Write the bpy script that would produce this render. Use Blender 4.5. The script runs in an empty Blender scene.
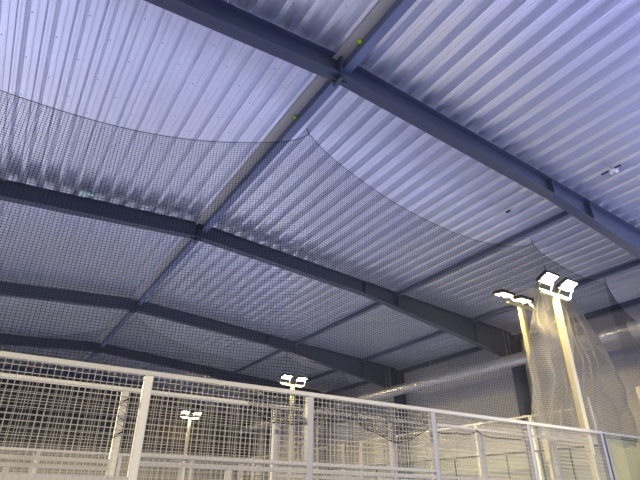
import bpy, math, random
from mathutils import Matrix, Vector
random.seed(7)
S = bpy.context.scene
COL = S.collection

# ------------------------------------------------------------------ helpers
class MB:
    """collects shapes, then links them as one mesh object"""
    def __init__(s):
        s.v = []; s.f = []; s.mi = []
    def face(s, idx, m=0):
        s.f.append(idx); s.mi.append(m)
    def box(s, x0, x1, y0, y1, z0, z1, m=0, M=None):
        n = len(s.v)
        for x in (x0, x1):
            for y in (y0, y1):
                for z in (z0, z1):
                    p = Vector((x, y, z))
                    if M is not None: p = M @ p
                    s.v.append(tuple(p))
        for q in ((0,1,3,2), (4,6,7,5), (0,4,5,1), (2,3,7,6), (0,2,6,4), (1,5,7,3)):
            s.face([n+k for k in q], m)
    def bar(s, a, b, w, h=None, m=0, up=(0,0,1)):
        a = Vector(a); b = Vector(b); d = (b-a); L = d.length; d /= L
        u = Vector(up)
        if abs(d.dot(u)) > .99: u = Vector((0,1,0))
        r = d.cross(u).normalized(); u = r.cross(d)
        h = h or w
        Mx = Matrix((r, d, u)).transposed().to_4x4(); Mx.translation = a
        s.box(-w/2, w/2, 0, L, -h/2, h/2, m, Mx)
    def tube(s, pts, r, n=8, m=0, cap=True, closed=False):
        pts = [Vector(p) for p in pts]; base = len(s.v); N = len(pts)
        prev = None
        for i, p in enumerate(pts):
            d = (pts[min(i+1, N-1)] - pts[max(i-1, 0)]).normalized()
            u = Vector((0,0,1)) if abs(d.z) < .95 else Vector((1,0,0))
            a = d.cross(u).normalized(); b = a.cross(d)
            rr = r[i] if isinstance(r, (list, tuple)) else r
            for k in range(n):
                t = 2*math.pi*k/n
                s.v.append(tuple(p + a*math.cos(t)*rr + b*math.sin(t)*rr))
        for i in range(N-1):
            for k in range(n):
                k2 = (k+1) % n
                s.face([base+i*n+k, base+i*n+k2, base+(i+1)*n+k2, base+(i+1)*n+k], m)
        if cap:
            s.face([base+k for k in reversed(range(n))], m)
            s.face([base+(N-1)*n+k for k in range(n)], m)
    def prism(s, poly, axis, a, b, m=0):
        """polygon of 2-D points extruded along axis 'x','y' or 'z' from a to b"""
        n = len(s.v); k = len(poly)
        for t in (a, b):
            for (p, q) in poly:
                s.v.append({'x': (t,p,q), 'y': (p,t,q), 'z': (p,q,t)}[axis])
        s.face([n+i for i in range(k)], m); s.face([n+k+i for i in reversed(range(k))], m)
        for i in range(k):
            j = (i+1) % k
            s.face([n+i, n+k+i, n+k+j, n+j], m)
    def build(s, name, mats, parent=None, smooth=False, loc=None):
        me = bpy.data.meshes.new(name)
        off = Vector(loc) if loc is not None else Vector((0,0,0))
        me.from_pydata([tuple(Vector(p)-off) for p in s.v], [], s.f)
        if not isinstance(mats, (list, tuple)): mats = [mats]
        for mm in mats: me.materials.append(mm)
        if len(mats) > 1:
            me.polygons.foreach_set('material_index', s.mi)
        import bmesh
        bm = bmesh.new(); bm.from_mesh(me); bmesh.ops.recalc_face_normals(bm, faces=bm.faces[:]); bm.to_mesh(me); bm.free()
        if smooth:
            me.polygons.foreach_set('use_smooth', [True]*len(me.polygons))
        me.update()
        o = bpy.data.objects.new(name, me); COL.objects.link(o)
        if parent is not None:
            o.parent = parent
            o.location = off - (parent.location if parent.parent is None else parent.matrix_world.translation)
        else:
            o.location = off
        return o

def tag(o, label, cat, group=None, kind=None):
    if label: o['label'] = label
    if cat: o['category'] = cat
    if group: o['group'] = group
    if kind: o['kind'] = kind
    return o
def thing(name, label, cat, loc=(0,0,0), group=None):
    o = bpy.data.objects.new(name, None); COL.objects.link(o); o.location = loc
    o.empty_display_size = .1
    bpy.context.view_layer.update()
    return tag(o, label, cat, group)
def struct(o):
    o['kind'] = 'structure'; return o

# ------------------------------------------------------------------ materials
def mat(name, col, rough=.5, metal=0., spec=.5, noise=0., nscale=8., bump=0., bscale=40., trans=None):
    m = bpy.data.materials.new(name); m.use_nodes = True
    nt = m.node_tree; b = nt.nodes['Principled BSDF']
    b.inputs['Roughness'].default_value = rough; b.inputs['Metallic'].default_value = metal
    b.inputs['Specular IOR Level'].default_value = spec
    b.inputs['Base Color'].default_value = (*col, 1)
    tc = nt.nodes.new('ShaderNodeTexCoord')
    if noise:
        n = nt.nodes.new('ShaderNodeTexNoise'); n.inputs['Scale'].default_value = nscale; n.inputs['Detail'].default_value = 4
        nt.links.new(tc.outputs['Object'], n.inputs['Vector'])
        r = nt.nodes.new('ShaderNodeMapRange')
        r.inputs['To Min'].default_value = 1-noise; r.inputs['To Max'].default_value = 1+noise
        nt.links.new(n.outputs['Fac'], r.inputs['Value'])
        mx = nt.nodes.new('ShaderNodeMix'); mx.data_type = 'RGBA'; mx.blend_type = 'MULTIPLY'
        mx.inputs['Factor'].default_value = 1; mx.inputs['A'].default_value = (*col, 1)
        nt.links.new(r.outputs['Result'], mx.inputs['B']); nt.links.new(mx.outputs['Result'], b.inputs['Base Color'])
    if bump:
        n = nt.nodes.new('ShaderNodeTexNoise'); n.inputs['Scale'].default_value = bscale
        nt.links.new(tc.outputs['Object'], n.inputs['Vector'])
        bp = nt.nodes.new('ShaderNodeBump'); bp.inputs['Strength'].default_value = bump; bp.inputs['Distance'].default_value = .02
        nt.links.new(n.outputs['Fac'], bp.inputs['Height']); nt.links.new(bp.outputs['Normal'], b.inputs['Normal'])
    return m
def emit(name, col, strength):
    m = bpy.data.materials.new(name); m.use_nodes = True; nt = m.node_tree
    b = nt.nodes['Principled BSDF']; b.inputs['Base Color'].default_value = (.8,.8,.8,1)
    b.inputs['Emission Color'].default_value = (*col, 1); b.inputs['Emission Strength'].default_value = strength
    return m

PITCH = .33
M_DECK = mat('roof_deck_sheet', (.76,.785,.87), .30, .75, .6, .05, 1.3)
def deck_dots(m):
    nt = m.node_tree; b = nt.nodes['Principled BSDF']; N = nt.nodes.new; L = nt.links.new
    src = b.inputs['Base Color'].links[0].from_socket
    tc = N('ShaderNodeTexCoord'); sp = N('ShaderNodeSeparateXYZ'); L(tc.outputs['Object'], sp.inputs[0])
    def mth(op, a, c=None):
        n = N('ShaderNodeMath'); n.operation = op
        for i, q in enumerate((a, c)):
            if q is None: continue
            if hasattr(q, 'links'): L(q, n.inputs[i])
            else: n.inputs[i].default_value = q
        return n.outputs[0]
    cell = mth('FLOOR', mth('DIVIDE', sp.outputs['X'], PITCH))
    shift = mth('MULTIPLY', cell, .61)
    x = mth('SUBTRACT', mth('MULTIPLY', mth('FRACT', mth('DIVIDE', sp.outputs['X'], PITCH)), PITCH), .06)
    y = mth('SUBTRACT', mth('MULTIPLY', mth('FRACT', mth('DIVIDE', mth('ADD', sp.outputs['Y'], shift), .9)), .9), .45)
    r = mth('SQRT', mth('ADD', mth('MULTIPLY', x, x), mth('MULTIPLY', y, y)))
    k = mth('LESS_THAN', r, .011)
    mx = N('ShaderNodeMix'); mx.data_type = 'RGBA'; L(k, mx.inputs['Factor']); L(src, mx.inputs['A']); mx.inputs['B'].default_value = (.1,.1,.13,1)
    L(mx.outputs['Result'], b.inputs['Base Color'])
deck_dots(M_DECK)
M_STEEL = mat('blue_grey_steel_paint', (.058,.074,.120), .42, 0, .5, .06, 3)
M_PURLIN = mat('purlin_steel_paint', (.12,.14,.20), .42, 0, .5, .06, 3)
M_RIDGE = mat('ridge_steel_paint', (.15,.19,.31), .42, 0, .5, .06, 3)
M_LEDGE = mat('tan_ledge', (.42,.41,.37), .5)
M_GALV = mat('galvanised_sheet', (.55,.57,.62), .42, .7, .5, .08, 6)
M_BRIGHT = mat('lit_white_coat', (.62,.60,.51), .45)  # brighter white coat; on lit posts and rails it carries the lamp light
M_POLE = mat('lamp_warmed_pole_coat', (.64,.60,.37), .5, 0, .4, .05, 4)  # white pole paint with the lamps' warm light mixed into the colour
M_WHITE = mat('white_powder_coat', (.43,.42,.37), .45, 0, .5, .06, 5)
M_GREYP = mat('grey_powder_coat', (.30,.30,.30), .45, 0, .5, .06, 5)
M_WIRE = mat('white_coated_wire', (.40,.39,.34), .5, 0, .4)
M_CORD = mat('black_net_cord', (.012,.013,.016), .8, 0, .2)
M_PALECORD = mat('lit_net_cord', (.50,.49,.42), .7, 0, .3)  # net cord paled in colour for the lamp light falling on it
M_BLACK = mat('black_rubber', (.02,.02,.02), .6)
M_HOUS = mat('dark_lamp_housing', (.06,.06,.065), .45, .3)
M_WALL = mat('grey_wall_panel', (.52,.52,.54), .55, 0, .4, .05, .8)
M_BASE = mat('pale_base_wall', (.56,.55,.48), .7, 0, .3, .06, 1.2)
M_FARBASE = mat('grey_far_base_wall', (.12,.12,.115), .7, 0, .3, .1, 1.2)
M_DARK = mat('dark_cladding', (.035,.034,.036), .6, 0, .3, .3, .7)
M_TURF = mat('blue_turf', (.20,.245,.57), .9, 0, .2, .12, 9, .4, 300)
M_SLAB = mat('grey_concrete', (.34,.34,.34), .8, 0, .3, .1, 2)
M_BALL = mat('yellow_felt', (.55,.80,.02), .9, 0, .2, .08, 60)
M_SIGN = mat('pale_green_plate', (.55,.82,.62), .4, 0, .5, .2, 25)
M_PLAST = mat('white_plastic', (.82,.83,.86), .35)
M_LAMP = emit('warm_lamp_lens', (1, .76, .34), 420)
def glass(name, tint, refl=.12):
    m = bpy.data.materials.new(name); m.use_nodes = True; nt = m.node_tree; nt.nodes.clear()
    o = nt.nodes.new('ShaderNodeOutputMaterial'); t = nt.nodes.new('ShaderNodeBsdfTransparent'); g = nt.nodes.new('ShaderNodeBsdfGlossy')
    mx = nt.nodes.new('ShaderNodeMixShader'); lw = nt.nodes.new('ShaderNodeLayerWeight'); lw.inputs['Blend'].default_value = .25
    mr = nt.nodes.new('ShaderNodeMapRange'); mr.inputs['To Min'].default_value = refl*.4; mr.inputs['To Max'].default_value = .35
    t.inputs['Color'].default_value = (*tint, 1); g.inputs['Roughness'].default_value = .03; g.inputs['Color'].default_value = (.9,.95,.9,1)
    nt.links.new(lw.outputs['Fresnel'], mr.inputs['Value']); nt.links.new(mr.outputs['Result'], mx.inputs['Fac'])
    nt.links.new(t.outputs[0], mx.inputs[1]); nt.links.new(g.outputs[0], mx.inputs[2]); nt.links.new(mx.outputs[0], o.inputs['Surface'])
    return m
M_GLASS = glass('green_tint_glass', (.955,.985,.945))

# ------------------------------------------------------------------ measures (x across the hall, y along the ridge)
XR = 3.06                      # ridge
XL, XW = -8.6, 14.72           # eaves / right wall
Y0, Y1 = -7.0, 30.6
SL = .070
def zdeck(x): return 7.62 - SL*abs(x-XR)          # underside of the roof sheet
FRAMES = [4.42, 10.42, 16.42, 22.42, 28.42]

# ------------------------------------------------------------------ floor, walls, roof sheet
m = MB(); m.box(XL, XW+.2, Y0, Y1+.2, -.2, 0); struct(m.build('floor', M_SLAB))
m = MB(); m.box(-7.5, 12.6, -4.6, 5.95, 0, .02); struct(m.build('floor_turf', M_TURF))
m = MB(); m.box(-7.5, 12.75, 7.15, 17.3, 0, .02); struct(m.build('floor_turf', M_TURF))
m = MB(); m.box(-7.5, 12.75, 18.4, 28.6, 0, .02); struct(m.build('floor_turf', M_TURF))

m = MB()
prof = []
x = XL
nrib = 0
def rib(x0, ctr=False):
    p = PITCH; d = .135
    return [(x0, 0), (x0+.030, 0), (x0+.034, .007), (x0+.041, .007), (x0+.045, 0), (x0+.075, 0), (x0+.094, d*.5), (x0+.101, d*.46), (x0+.120, d),
            (x0+.185, d), (x0+.192, d-.010), (x0+.206, d-.010), (x0+.213, d), (x0+.285, d), (x0+.304, d*.46), (x0+.311, d*.5), (x0+p, 0)]
n_left = int(round((XR-.17-XL)/PITCH)); xl0 = XR-.17-n_left*PITCH
left = []
for i in range(n_left): left += rib(xl0+i*PITCH)[:-1]
left.append((XR-.17, 0)); 
right = []
n_right = int((XW-XR-.2)/PITCH)+1
for i in range(n_right): right += rib(XR+.17+i*PITCH)[:-1]
right = [(a,h) for a,h in right if a <= XW+.15]
pts = [(a, zdeck(a)+h) for a, h in left] + [(a, zdeck(a)+h) for a, h in right]
YS = [Y0 + (Y1-Y0)*i/16 for i in range(17)]
nv = len(pts)
for y in YS:
    for (a, z) in pts: m.v.append((a, y, z))
for j in range(len(YS)-1):
    for i in range(nv-1):
        m.face([j*nv+i, j*nv+i+1, (j+1)*nv+i+1, (j+1)*nv+i])
# roof build-up above the sheet, so the hall is closed
b = len(m.v)
for y in (Y0, Y1):
    for a in (pts[0][0], XR, pts[-1][0]): m.v.append((a, y, zdeck(a)+.25))
m.face([b, b+3, b+4, b+1]); m.face([b+1, b+4, b+5, b+2])
roof = struct(m.build('ceiling', M_DECK))

YO = 3.2                      # right wall left open up to here, unseen, to let in blue daylight
m = MB(); m.box(XW, XW+.15, YO, Y1, 0, zdeck(XW)+.05)
for i in range(11, 37):
    m.box(XW-.012, XW, Y0+i*1.02-.02, Y0+i*1.02+.02, 4.3, zdeck(XW)-.05)
struct(m.build('wall_right', M_WALL))
m = MB(); m.box(XW-.06, XW-.0125, YO, Y1, 0, 4.2); struct(m.build('wall_right_base', M_BASE))
m = MB()
for i in range(58):
    xx = XL + i*.4
    m.box(xx+.03, xx+.37, Y1-.05, Y1, 4.2, zdeck(xx+.2)+.02)
m.prism([(XL, 4.2), (XW, 4.2), (XW, zdeck(XW)+.2), (XR, zdeck(XR)+.2), (XL, zdeck(XL)+.2)], 'y', Y1, Y1+.15)
struct(m.build('wall_far', M_DARK))
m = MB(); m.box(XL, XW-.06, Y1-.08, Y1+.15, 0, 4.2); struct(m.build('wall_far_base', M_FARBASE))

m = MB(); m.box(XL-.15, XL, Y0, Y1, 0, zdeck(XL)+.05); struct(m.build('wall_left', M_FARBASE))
m = MB(); m.prism([(XL-.15, 0), (XW+.15, 0), (XW+.15, zdeck(XW)+.2), (XR, zdeck(XR)+.2), (XL-.15, zdeck(XL)+.2)], 'y', Y0-.15, Y0-.001); struct(m.build('wall_back', M_BASE))
# ------------------------------------------------------------------ steel frames
flab = {4.42: 'dark blue steel roof frame crossing overhead in front of the big net',
        10.42: 'dark blue steel roof frame first behind the big net, its haunch ending at the duct',
        16.42: 'dark blue steel roof frame second behind the big net, over the paired lamps',
        22.42: 'thin looking steel roof frame just above the fence top rail at the left',
        28.42: 'steel roof frame deepest in the hall, beside the dark end wall'}
def zlow(x):                     # underside of the bottom flange
    a = abs(x-XR); z = 7.24 - SL*a
    if a > 4.95: z -= .088*(a-4.95)
    return z
def make_frame(y):
    t = thing('steel_roof_frame', flab[y], 'roof frame', (XR, y, 0), 'portal frames of the hall')
    FW, TF = .10, .016
    for s in (-1, 1):
        xs = [XR, XR+s*4.95, XR+s*11.05]
        web = MB(); lowf = MB()
        for a, c in zip(xs[:-1], xs[1:]):
            lo, hi = min(a, c), max(a, c)
            web.prism([(lo, zlow(lo)), (hi, zlow(hi)), (hi, zdeck(hi)-.002), (lo, zdeck(lo)-.002)], 'y', y-.006, y+.006)
            lowf.prism([(lo, zlow(lo)), (hi, zlow(hi)), (hi, zlow(hi)+TF), (lo, zlow(lo)+TF)], 'y', y-FW, y+FW)
        lo, hi = min(xs[0], xs[2]), max(xs[0], xs[2])
        lowf.prism([(lo, zdeck(lo)-.018), (hi, zdeck(hi)-.018), (hi, zdeck(hi)-.003), (lo, zdeck(lo)-.003)], 'y', y-FW, y+FW)
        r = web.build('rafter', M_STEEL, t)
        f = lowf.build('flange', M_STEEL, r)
        st = [4.95, 6.15, 9.35]
        for k, a in enumerate(st):
            xx = XR+s*a; p = MB()
            p.prism([(xx-.012, zlow(xx)+TF), (xx+.012, zlow(xx)+TF), (xx+.012, zdeck(xx)-.02), (xx-.012, zdeck(xx)-.02)], 'y', y-FW+.005, y+FW-.005)
            p.build('stiffener_plate', M_STEEL, r)
        c = MB()
        xi, xo = XR+s*11.05, XR+s*11.5
        a, bb = min(xi, xo), max(xi, xo)
        c.box(a, bb, y-.006, y+.006, 0, zdeck(xo)-.01)
        c.box(xi-.008, xi+.008, y-FW, y+FW, 0, zdeck(xi)-.02); c.box(xo-.008, xo+.008, y-FW, y+FW, 0, zdeck(xo)-.02)
        c.build('column', M_STEEL, t)
        # haunch gusset where rafter meets column
        g = MB(); g.prism([(xi, zlow(xi)), (xi, zlow(xi)-.28), (xi-s*.75, zlow(xi-s*.75))], 'y', y-.008, y+.008)
        g.build('gusset', M_STEEL, t)
    p = MB()
    p.box(XR-.022, XR+.022, y-FW-.01, y+FW+.01, zlow(XR)-.09, zdeck(XR)-.02)
    p.build('apex_plate', M_STEEL, t)
    for s in (-1, 1):
        p = MB(); p.prism([(XR+s*.022, zlow(XR)), (XR+s*.18, zlow(XR+.18)), (XR+s*.022, zlow(XR)-.085)], 'y', y-.008, y+.008)
        p.build('apex_gusset', M_STEEL, t)
    return t
for y in FRAMES: make_frame(y)

# ------------------------------------------------------------------ beams between frames
bays = [(-1.5, 4.5, 'over the camera side of the first roof frame'), (4.5, 10.5, 'between the first and second roof frames'),
        (10.5, 16.5, 'between the second and third roof frames'), (16.5, 22.5, 'between the third and fourth roof frames'),
        (22.5, 28.5, 'between the fourth and last roof frames')]
for (a, b, txt) in bays:
    t = thing('ridge_beam', f'blue grey steel ridge beam {txt}', 'beam', (XR, (a+b)/2, zdeck(XR)), 'ridge beams')
    m = MB(); m.box(XR+.085, XR+.225, a+.02, b-.02, 7.44, 7.60)
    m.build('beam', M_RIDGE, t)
    m = MB(); m.box(XR-.10, XR+.083, a+.02, b-.02, 7.585, 7.598); m.build('ledge_strip', M_LEDGE, t)
    for yy in (a+.03, b-.03):
        m = MB(); m.box(XR+.07, XR+.24, yy-.012, yy+.012, 7.40, 7.605); m.build('end_plate', M_STEEL, t)
def purlin(x, a, b, lab, w=.09, h=.11, drop=.0):
    t = thing('purlin', lab, 'beam', (x, (a+b)/2, zdeck(x)), 'purlins under the right roof slope')
    m = MB(); z = zdeck(x)-.012-drop
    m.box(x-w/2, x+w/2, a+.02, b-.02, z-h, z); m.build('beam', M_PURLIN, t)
    for yy in (a+.03, b-.03):
        m = MB(); m.box(x-w/2-.02, x+w/2+.02, yy-.012, yy+.012, z-h-.03, z); m.build('end_plate', M_STEEL, t)
for (a, b, txt) in bays[1:]:
    purlin(9.2, a, b, f'upper steel purlin {txt}')
    purlin(12.35, a, b, f'lower steel purlin {txt}')
    purlin(14.45, a, b, f'steel eave beam along the wall top {txt}', .12, .16)

# ------------------------------------------------------------------ duct along the right wall
DX, DZ, DR = 13.4, 5.69, .19
t = thing('air_duct', 'galvanised round air duct running along the right wall under the eave', 'duct', (DX, 12, DZ))
m = MB(); pts_ = []; rr = []
yy = -2.0
while yy < 30.3:
    pts_ += [(DX, yy, DZ), (DX, yy+.10, DZ), (DX, yy+.11, DZ), (DX, yy+.125, DZ)]; rr += [DR, DR, DR+.003, DR+.003]
    yy += .135
m.tube(pts_, rr, 20); m.build('duct_body', M_GALV, t, smooth=True)
for k, y in enumerate([4.5, 7.5, 10.2, 13.5, 16.2, 19.5, 22.2, 25.5, 28.2]):
    m = MB(); m.tube([(DX, y, DZ), (DX, y+.05, DZ)], DR+.018, 20)
    m.build('duct_collar', M_GALV, t, smooth=False)
for k, y in enumerate([7.4, 10.0, 13.4, 16.0, 19.4, 22.0, 25.4]):
    m = MB()
    for dx in (-.1, .1): m.tube([(DX+dx, y, DZ+.15), (DX+dx, y, zdeck(DX+dx)+.05)], .008, 6)
    m.build('hanger_rod', M_GALV, t)

# ------------------------------------------------------------------ nets
def scallop(a, b, za, zb, sag, p=2.3):
    return lambda x: za+(zb-za)*(x-a)/(b-a) - sag*(1-abs(2*(x-a)/(b-a)-1)**p)
SC = [(-4.8, 3.57, scallop(-4.8, 3.57, 7.42, 7.58, 1.24)), (3.57, 9.74, scallop(3.57, 9.74, 7.58, 7.13, .70)),
      (9.74, 12.6, scallop(9.74, 12.6, 7.13, 6.84, .24)), (12.6, 15.6, scallop(12.6, 15.6, 6.84, 6.6, .8))]
def ztop(x):
    for a, b, f in SC:
        if a <= x <= b: return f(x)
    return 6.5
def cord(m, pts, w):
    """thin three-sided cord"""
    pts = [p for p in pts if (p[0][0]-13.4)**2+(p[0][2]-5.69)**2 > .24**2 or not (p[0][1] < 6.5 or p[0][1] > 17)]   # cut out where the duct passes
    n = len(m.v); N = len(pts)
    for (x, y, z), (px, pz) in pts:
        m.v += [(x+px*w/2, y, z+pz*w/2), (x-px*w/2, y, z-pz*w/2), (x, y+w*.8, z)]
    for i in range(N-1):
        if (Vector(pts[i+1][0])-Vector(pts[i][0])).length > .42: continue
        a = n+3*i; b = a+3
        for k in range(3):
            k2 = (k+1) % 3
            m.face([a+k, a+k2, b+k2, b+k])
def big_net(Y, lab, group):
    t = thing('safety_net', lab, 'net', (3.57, Y, 3.0), group)
    m = MB(); xa, xb, zb = -4.75, 14.2, 2.96
    G = .046; W = .0050
    nx = int((xb-xa)/G); nz = 98
    def pos(x, w):
        zt = ztop(x); z = zb + (zt-zb)*w
        # sideways pull of the cords towards the hanging points
        dx = 0.
        for pk in (3.57, 9.74, 12.6, -4.8):
            dx += -(x-pk)*.30*math.exp(-((x-pk)/.8)**2)*w**6
        bil = .05*math.sin(x*1.1+z*.6)*math.sin(math.pi*w)+.02*math.sin(x*3.1)*w*(1-w)
        return (x+dx, Y-.02+.05*(7.6-z)+bil*.6, z)
    for i in range(nx+1):
        x = xa+i*G; K = 26 if x < 13.1 else 70
        cord(m, [(pos(x, k/K), (1, 0)) for k in range(K+1)], W)
    for j in range(1, nz):
        w = j/nz; K = 260
        cord(m, [(pos(xa+(xb-xa)*k/K, w), (0, 1)) for k in range(K+1)], W)
    m.build('netting', M_CORD, t)
    m = MB(); m.tube([pos(xa+(xb-xa)*k/260, 1) for k in range(261)], .006, 6); m.build('edge_rope', M_CORD, t)
    m = MB(); m.tube([pos(xa+(xb-xa)*k/60, 0) for k in range(61)], .008, 6); m.build('bottom_rope', M_CORD, t)
    for (px, dz) in ((3.57, .12), (9.74, .14), (12.6, .2)):
        m = MB(); m.tube([(px, Y, ztop(px)-.02), (px-.06, Y-.02, zdeck(px)+.1)], .006, 5); m.tube([(px, Y, ztop(px)-.02), (px+.05, Y+.03, zdeck(px)+.1)], .005, 5)
        m.build('tie_cord', M_CORD, t)
    return t
big_net(6.10, 'large black safety net hung in scallops above the mesh fence in front', 'court nets')
big_net(18.05, 'black safety net hung deeper in the hall beyond the second court', 'court nets')

# ------------------------------------------------------------------ mesh fences
GRID = .066
def wire_panel(x0, x1, y, z0, z1, g=GRID, w=.0046, axis='x'):
    m = MB()
    n = max(1, round((x1-x0)/g)); k = max(1, round((z1-z0)/g))
    for i in range(n+1):
        x = x0+(x1-x0)*i/n
        if axis == 'x': m.box(x-w/2, x+w/2, y-w/2, y+w/2, z0, z1)
        else: m.box(y-w/2, y+w/2, x-w/2, x+w/2, z0, z1)
    for j in range(k+1):
        z = z0+(z1-z0)*j/k
        if axis == 'x': m.box(x0, x1, y-w/2-w, y+w/2-w, z-w/2, z+w/2)
        else: m.box(y-w/2-w, y+w/2-w, x0, x1, z-w/2, z+w/2)
    return m
FP = [-7.47, -5.24, -2.99, -.79, 1.42, 3.58, 5.81, 8.1, 10.34]
def side_fence(Y, lab, posts, H=3.0, grp='side fences of the courts', detail=True, wallpost=.09, matp=M_WHITE):
    t = thing('mesh_fence', lab, 'fence', (posts[0], Y, 0), grp)
    pw = wallpost
    for i, x in enumerate(posts):
        m = MB(); m.box(x-pw/2, x+pw/2, Y-.03, Y+.05, 0, H-.055); m.build('post', (M_BRIGHT if (i == 4 and Y < 6) or (i == 3 and Y > 6) else M_GREYP) if detail else matp, t)  # lit posts get the lighter coat, the others stay grey
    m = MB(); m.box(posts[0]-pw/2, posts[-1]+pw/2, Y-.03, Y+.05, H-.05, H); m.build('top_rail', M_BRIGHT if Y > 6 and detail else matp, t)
    for i in range(len(posts)-1):
        a, b = posts[i]+pw/2, posts[i+1]-pw/2
        if detail and i != 3 and not (Y < 6 and i > 5):
            m = MB(); m.box(a, b, Y-.025, Y+.045, 2.075, 2.12); m.build('upper_mid_rail', matp, t)
            m = MB(); m.box(a, b, Y-.025, Y+.045, 1.995, 2.04); m.build('lower_mid_rail', matp, t)
            c = (a+b)/2
            m = MB(); m.box(c-.03, c+.03, Y-.025, Y+.045, 0, 1.99); m.build('lower_post', matp, t)
        elif detail:
            m = MB(); m.box(a, b, Y-.025, Y+.045, 1.80 if i == 3 else 1.40, 1.88 if i == 3 else 1.46); m.build('mid_rail', matp, t)
        m = wire_panel(a, b, Y-.032, .05, H-.05, *((.066, .0048) if Y < 6 else (.066, .0038) if detail else (.1, .0035))); m.build('mesh_panel', M_WIRE, t)
    m = MB(); m.box(posts[0]-pw/2, posts[-1]+pw/2, Y-.025, Y+.045, .0, .045); m.build('bottom_rail', matp, t)
    return t
side_fence(5.93, 'white mesh fence spanning the picture in front, below the big net', FP, H=2.985)
side_fence(7.10, 'second white mesh fence just behind the front fence, with loose netting on its rail', [-5.4, -3.1, -.83, 1.43, 3.70, 5.97, 8.20, 10.5, 12.6], wallpost=.085)
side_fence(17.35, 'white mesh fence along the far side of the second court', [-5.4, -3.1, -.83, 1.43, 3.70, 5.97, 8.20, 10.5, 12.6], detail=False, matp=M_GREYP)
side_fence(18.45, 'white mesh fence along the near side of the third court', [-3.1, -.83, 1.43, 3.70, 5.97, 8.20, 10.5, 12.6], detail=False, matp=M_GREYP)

# glass corner of the front court
t = thing('glass_panel', 'green tinted glass panel with black edge at the right end of the front fence', 'glass panel', (11.4, 5.93, 0))
m = MB(); m.box(10.44, 12.36, 5.925, 5.937, .03, 2.95); m.build('pane', M_GLASS, t)
m = MB(); m.box(10.41, 12.36, 5.915, 5.95, 2.95, 2.98); m.build('top_rail', M_WHITE, t)
m = MB(); m.box(10.395, 10.44, 5.90, 5.96, 0, 2.95); m.build('edge_strip', M_BLACK, t)
m = MB(); m.box(10.58, 10.66, 5.97, 6.05, 0, 2.85); m.build('post', M_WHITE, t)
m = MB(); m.box(10.35, 10.385, 5.99, 6.025, 2.5, 3.66); m.build('upright_rod', M_WHITE, t)
t = thing('corner_post', 'cream square corner post rising above the glass panel at the right edge', 'post', (12.42, 5.95, 0))
m = MB(); m.box(12.37, 12.47, 5.90, 6.0, 0, 4.08); m.build('post', M_WHITE, t)
m = MB(); m.box(12.365, 12.475, 5.895, 6.005, 4.08, 4.10); m.build('cap', M_WHITE, t)

# end walls of the second and third courts (glass below, mesh above)
def end_wall(X, ya, yb, n, lab):
    t = thing('glass_end_wall', lab, 'court wall', (X, (ya+yb)/2, 0), 'court end walls')
    ys = [ya+(yb-ya)*i/n for i in range(n+1)]
    for y in ys:
        m = MB(); m.box(X-.02, X+.06, y-.05, y+.05, 0, 3.88); m.build('post', M_BRIGHT, t)
    m = MB(); m.box(X-.02, X+.06, ya-.04, yb+.04, 3.88, 3.93); m.build('top_rail', M_BRIGHT, t)
    m = MB(); m.box(X-.03, X+.05, ya+.04, yb-.04, 2.97, 3.01); m.build('glass_rail', M_HOUS, t)
    for a, b in zip(ys[:-1], ys[1:]):
        m = MB(); m.box(X+.0, X+.012, a+.05, b-.05, .03, 2.96); m.build('pane', M_GLASS, t)
        m = MB(); m.box(X-.012, X+.0, (a+b)/2-.025, (a+b)/2+.025, .03, 2.96); m.build('seam_strip', M_BLACK, t)
        wire_panel(a+.04, b-.04, X-.025, 3.02, 3.88, .08, .004, 'y').build('mesh_panel', M_WIRE, t)
end_wall(12.85, 7.25, 17.3, 5, 'glass and mesh end wall of the second court, by the right wall')
end_wall(12.85, 18.55, 28.6, 5, 'glass and mesh end wall of the third court, deep in the hall')

# ------------------------------------------------------------------ floodlight poles
def pole(x, y, face, lab, H=6.02, bottom=2.55, w=.115, pm=None, tl=24):
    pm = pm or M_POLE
    """face = +1 lamps aim along +y, -1 along -y"""
    t = thing('floodlight_pole', lab, 'floodlight pole', (x, y, 0), 'floodlight poles')
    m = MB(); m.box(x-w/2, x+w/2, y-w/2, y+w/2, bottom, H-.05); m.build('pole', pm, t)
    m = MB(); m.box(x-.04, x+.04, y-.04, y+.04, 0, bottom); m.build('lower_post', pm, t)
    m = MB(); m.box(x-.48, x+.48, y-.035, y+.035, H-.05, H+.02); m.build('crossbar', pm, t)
    for dx in (-.36, .36):
        tilt = math.radians(tl)
        # local frame: lens looks along -n
        M_ = Matrix.Translation((x+dx, y+face*.16, H+.26)) @ Matrix.Rotation(face*tilt, 4, 'X')
        m = MB(); m.box(-.235, .235, -.16, .16, 0, .045, 0, M_)
        for k in range(9): m.box(-.19+.045*k, -.175+.045*k, -.13, .13, .045, .085, 0, M_)
        m.box(-.21, .21, -.15, -.135, -.02, 0, 0, M_); m.box(-.21, .21, .135, .15, -.02, 0, 0, M_)
        m.box(-.21, -.195, -.135, .135, -.02, 0, 0, M_); m.box(.195, .21, -.135, .135, -.02, 0, 0, M_)
        f = m.build('floodlight', M_HOUS, t)
        m = MB(); m.box(-.194, .194, -.134, .134, -.012, -.001, 0, M_); m.build('lens', M_LAMP, f)
        m = MB()
        for sx in (-.2, .2):
            m.bar((x+dx+sx*1.08, y, H), tuple(M_ @ Vector((sx*1.08, 0, .02))), .012, .04)
        m.bar((x+dx-.216, y, H+.03), (x+dx+.216, y, H+.03), .012, .03)
        m.build('bracket', M_GREYP, f)
    return t
pole(10.11, 6.075, -1, 'tall warmly lit floodlight pole with two glowing lamps at the right, nearest of the four', 5.90)
pole(10.49, 7.25, 1, 'floodlight pole seen from behind, left of and a little behind the tallest glowing one', 6.10, tl=9)
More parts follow.
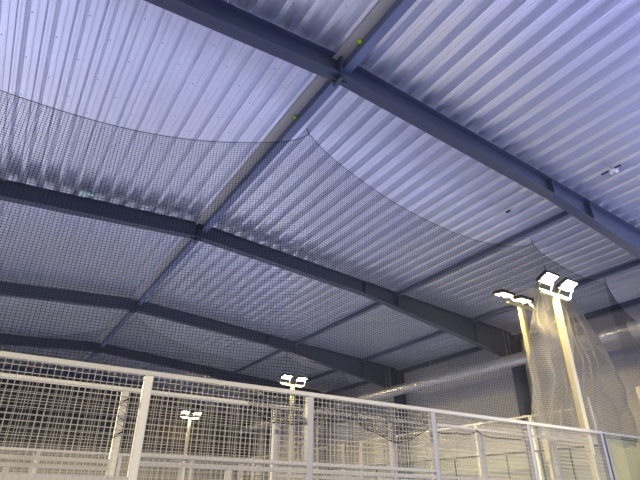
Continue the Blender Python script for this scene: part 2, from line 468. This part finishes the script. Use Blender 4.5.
pole(10.36, 18.62, -1, 'floodlight pole with paired glowing lamps rising over the middle of the fence', 6.08, pm=M_BRIGHT, w=.15, tl=15)
pole(9.75, 29.5, -1, 'distant floodlight pole with paired lamps in front of the dark end wall', pm=M_BRIGHT, w=.15, tl=15)

# ------------------------------------------------------------------ gathered net and loose net
def gathered():
    t = thing('gathered_net', 'bunched lamp lit netting hanging in folds behind the two right hand floodlight poles', 'net', (11.3, 6.9, 4))
    m = MB(); px, pz, Y = 11.05, 6.5, 6.68
    rnd = random.Random(3)
    U, Wn = 190, 120
    def pos(u, w):
        # u 0..1 left to right, w 0 top .. 1 bottom
        xb0, xb1 = 9.2, 13.15
        spread = .12+.88*w**.62
        xl = px - .55 - (px-.55-xb0)*w**.8
        xr = px + .45 + (xb1-px-.45)*min(1, w*2.1)**.8
        x = xl + (xr-xl)*u
        z = pz - (pz-2.9)*w - .25*math.sin(math.pi*u)*w*(1-w)
        am = .05 + .10*(1-w)
        fold = math.sin(u*46+3*math.sin(w*5+u*7)) * am + .08*math.sin(u*17-w*9) + .05*math.sin(u*9+w*23+2*math.sin(u*13))
        z += .05*math.sin(u*31+w*11)
        return (x + .05*math.sin(w*14+u*20), Y+fold*(.3+.7*w)*.7, z)
    for i in range(U+1):
        cord(m, [(pos(i/U, k/60), (1, 0)) for k in range(61)], .0085)
    for j in range(1, Wn+1):
        cord(m, [(pos(k/130, j/Wn), (0, 1)) for k in range(131)], .0085)
    m.build('netting', M_PALECORD, t)
    m = MB(); m.tube([pos(1, k/60) for k in range(61)], .010, 5); m.tube([pos(0, k/60) for k in range(61)], .010, 5); m.build('edge_rope', M_PALECORD, t)
    m = MB(); p0 = pos(.5, 0); m.tube([p0, (p0[0], p0[1], zdeck(p0[0])+.05)], .007, 5); m.build('tie_cord', M_CORD, t)
gathered()

def loose_net():
    t = thing('loose_net', 'loose black netting sagging from the rail of the second fence', 'net', (6, 7.0, 3))
    knots = [(3.2, 2.92), (3.75, 2.72), (4.35, 2.86), (5.1, 2.90), (5.96, 2.58), (6.75, 2.90), (7.4, 2.84), (8.0, 2.95), (8.7, 2.84), (9.6, 2.95)]
    def zb(x):
        for (a, za), (b, z2) in zip(knots[:-1], knots[1:]):
            if a <= x <= b:
                u = (x-a)/(b-a); return za+(z2-za)*u - .05*math.sin(math.pi*u)
        return 2.9
    m = MB(); xa, xb = 3.2, 6.9; G = .045; n = int((xb-xa)/G)
    def pos(x, w):
        z0 = zb(x); zt = 3.22 - .06*math.sin(x*2.1)**2 if x < 6.9 else 3.02
        return (x+.03*math.sin(w*9+x*5), 6.98+.05*math.sin(x*4+w*3)+.03*math.sin(x*11), z0+(zt-z0)*w)
    for i in range(n+1): cord(m, [(pos(xa+i*G, k/8), (1, 0)) for k in range(9)], .009)
    for j in range(0, 13): cord(m, [(pos(xa+(xb-xa)*k/180, j/12), (0, 1)) for k in range(181)], .009)
    m.build('netting', M_CORD, t)
    xb = 9.6
    m = MB(); m.tube([pos(xa+(xb-xa)*k/180, 0) for k in range(181)], .010, 5); m.build('edge_rope', M_CORD, t)
loose_net()
def wrapped():
    t = thing('tied_net', 'black netting tied around the left post of the second fence', 'net', (1.43, 7.05, 2.8))
    m = MB()
    for k in range(14):
        pts2 = []
        for a in range(17):
            th = 2*math.pi*a/16; r = .085+.012*math.sin(k*2.1+th*2)
            pts2.append((1.43+r*math.cos(th)*1.0, 7.11+r*math.sin(th), 2.92-.045*k+.06*math.sin(th+k*.7)))
        m.tube(pts2, .004, 5)
    m.build('netting', M_CORD, t)
wrapped()

# ------------------------------------------------------------------ little things on the roof
def ball(p, lab):
    import bmesh
    bm = bmesh.new(); bmesh.ops.create_uvsphere(bm, u_segments=20, v_segments=12, radius=.034)
    me = bpy.data.meshes.new('tennis_ball'); bm.to_mesh(me); bm.free(); me.materials.append(M_BALL)
    me.polygons.foreach_set('use_smooth', [True]*len(me.polygons))
    o = bpy.data.objects.new('tennis_ball', me); COL.objects.link(o); o.location = p
    tag(o, lab, 'ball', 'stuck balls')
ball((XR+.049, 3.93, 7.553), 'yellow green ball stuck by the ridge beam in front of the first roof frame')
ball((XR+.049, 5.82, 7.553), 'yellow green ball stuck by the ridge beam just above the net peak')

t = thing('ceiling_detector', 'small round white ceiling detector under the roof ribs at the upper right', 'detector', (8.67, 3.51, 7.2))
dz = zdeck(8.67)
m = MB(); m.box(8.60, 8.63, 3.33, 3.70, dz-.02, dz-.002); m.build('mounting_rail', M_BLACK, t)
m = MB(); m.tube([(8.67, 3.50, dz-.06), (8.67, 3.50, dz-.045), (8.67, 3.50, dz-.001)], [.055, .08, .085], 24); m.build('body', M_PLAST, t)
m = MB(); m.tube([(8.67, 3.50, dz-.068), (8.67, 3.50, dz-.060)], .028, 16); m.build('sensor_eye', M_GREYP, t)
m = MB(); m.tube([(8.67-.40, 3.45, dz-.008), (8.67-.08, 3.48, dz-.008)], .008, 6); m.build('conduit', M_GREYP, t)
t = thing('ceiling_plate', 'tiny pale green and white plate under the roof left of the ridge', 'plate', (.52, 10.1, 7.4))
dz = zdeck(.5)
m = MB(); m.box(.40, .64, 10.02, 10.14, dz-.05, dz-.035); m.build('plate', M_SIGN, t)
m = MB(); m.box(.47, .49, 10.07, 10.09, dz-.035, dz+.01); m.box(.56, .58, 10.07, 10.09, dz-.035, dz+.01); m.build('bracket', M_GREYP, t)

t = thing('cable_clip', 'tiny dark clip on a roof rib above the right part of the net edge', 'clip', (8.265, 5.58, 7.25))
dz = zdeck(8.265)
m = MB(); m.box(8.25, 8.285, 5.52, 5.63, dz-.02, dz-.001); m.build('clip', M_BLACK, t)
m = MB(); m.tube([(8.265, 5.53, dz-.02), (8.27, 5.575, dz-.035), (8.265, 5.62, dz-.02)], .006, 6); m.build('cable_loop', M_BLACK, t)

# ------------------------------------------------------------------ light
w = bpy.data.worlds.new('World'); S.world = w; w.use_nodes = True
bg = w.node_tree.nodes['Background']; bg.inputs['Color'].default_value = (.46, .54, 1.0, 1); bg.inputs['Strength'].default_value = 4.6
def spot(name, loc, target, power, col, size=1.4, r=.15):
    l = bpy.data.lights.new(name, 'SPOT'); l.energy = power; l.color = col; l.spot_size = size*2; l.spot_blend = .6; l.shadow_soft_size = r
    o = bpy.data.objects.new(name, l); COL.objects.link(o); o.location = loc
    o.rotation_euler = (Vector(target)-Vector(loc)).to_track_quat('-Z', 'Y').to_euler()
WARM = (1, .84, .52)
PW = 3300
for (px_, py_, tx, ty) in ((-4, 5.7, 1.5, 2.0), (-4, -4.2, 2, 1), (9.9, -4.2, 7, 1), (9.9, 5.4, 7, 2.0),
                           (-4, 7.5, 0, 11), (-4, 17, 0, 13), (9.9, 7.9, 9.4, 12), (9.9, 17, 9.4, 13), (-4, 19, 0, 23), (9.9, 19, 7, 23)):
    spot('added_flood_spot', (px_, py_, 6.1), (tx, ty, 0), PW*(.8 if px_ > 0 and 6 < py_ < 18 else 2.3 if py_ > 6 else 1.05), WARM, 1.0 if px_ > 0 and 6 < py_ < 18 else .86)  # added spots without lamp bodies, at assumed pole places, to light the hall
l = bpy.data.lights.new('opening_portal', 'AREA'); l.shape = 'RECTANGLE'; l.size = 10.2; l.size_y = 6.8; l.cycles.is_portal = True  # sampling portal for the wall opening added to admit daylight
o = bpy.data.objects.new('opening_portal', l); COL.objects.link(o); o.location = (XW+.1, -1.9, 3.4); o.rotation_euler = (0, math.radians(90), 0)
o.rotation_euler = Vector((-1,0,0)).to_track_quat('-Z', 'Y').to_euler()

# ------------------------------------------------------------------ camera
yaw, pitch, roll, fpx = 0.560264637, 0.490209347, 0.00938586718, 496.670418
cy, sy, cp, sp = math.cos(yaw), math.sin(yaw), math.cos(pitch), math.sin(pitch)
fwd = Vector((sy*cp, cy*cp, sp)); rgt = Vector((cy, -sy, 0)); upv = Vector((-sy*sp, -cy*sp, cp))
r2 = rgt*math.cos(roll)+upv*math.sin(roll); u2 = -rgt*math.sin(roll)+upv*math.cos(roll)
cam = bpy.data.cameras.new('camera'); co = bpy.data.objects.new('camera', cam); COL.objects.link(co)
mw = Matrix((r2, u2, -fwd)).transposed().to_4x4(); mw.translation = (0, 0, 1.64)
co.matrix_world = mw
cam.sensor_width = 36; cam.sensor_fit = 'HORIZONTAL'; cam.lens = 36*fpx/640; cam.clip_start = .05; cam.clip_end = 200
S.camera = co
S.view_settings.view_transform = 'Standard'; S.view_settings.look = 'None'
S.view_settings.exposure = -0.08; S.view_settings.gamma = 1; S.view_settings.use_curve_mapping = False
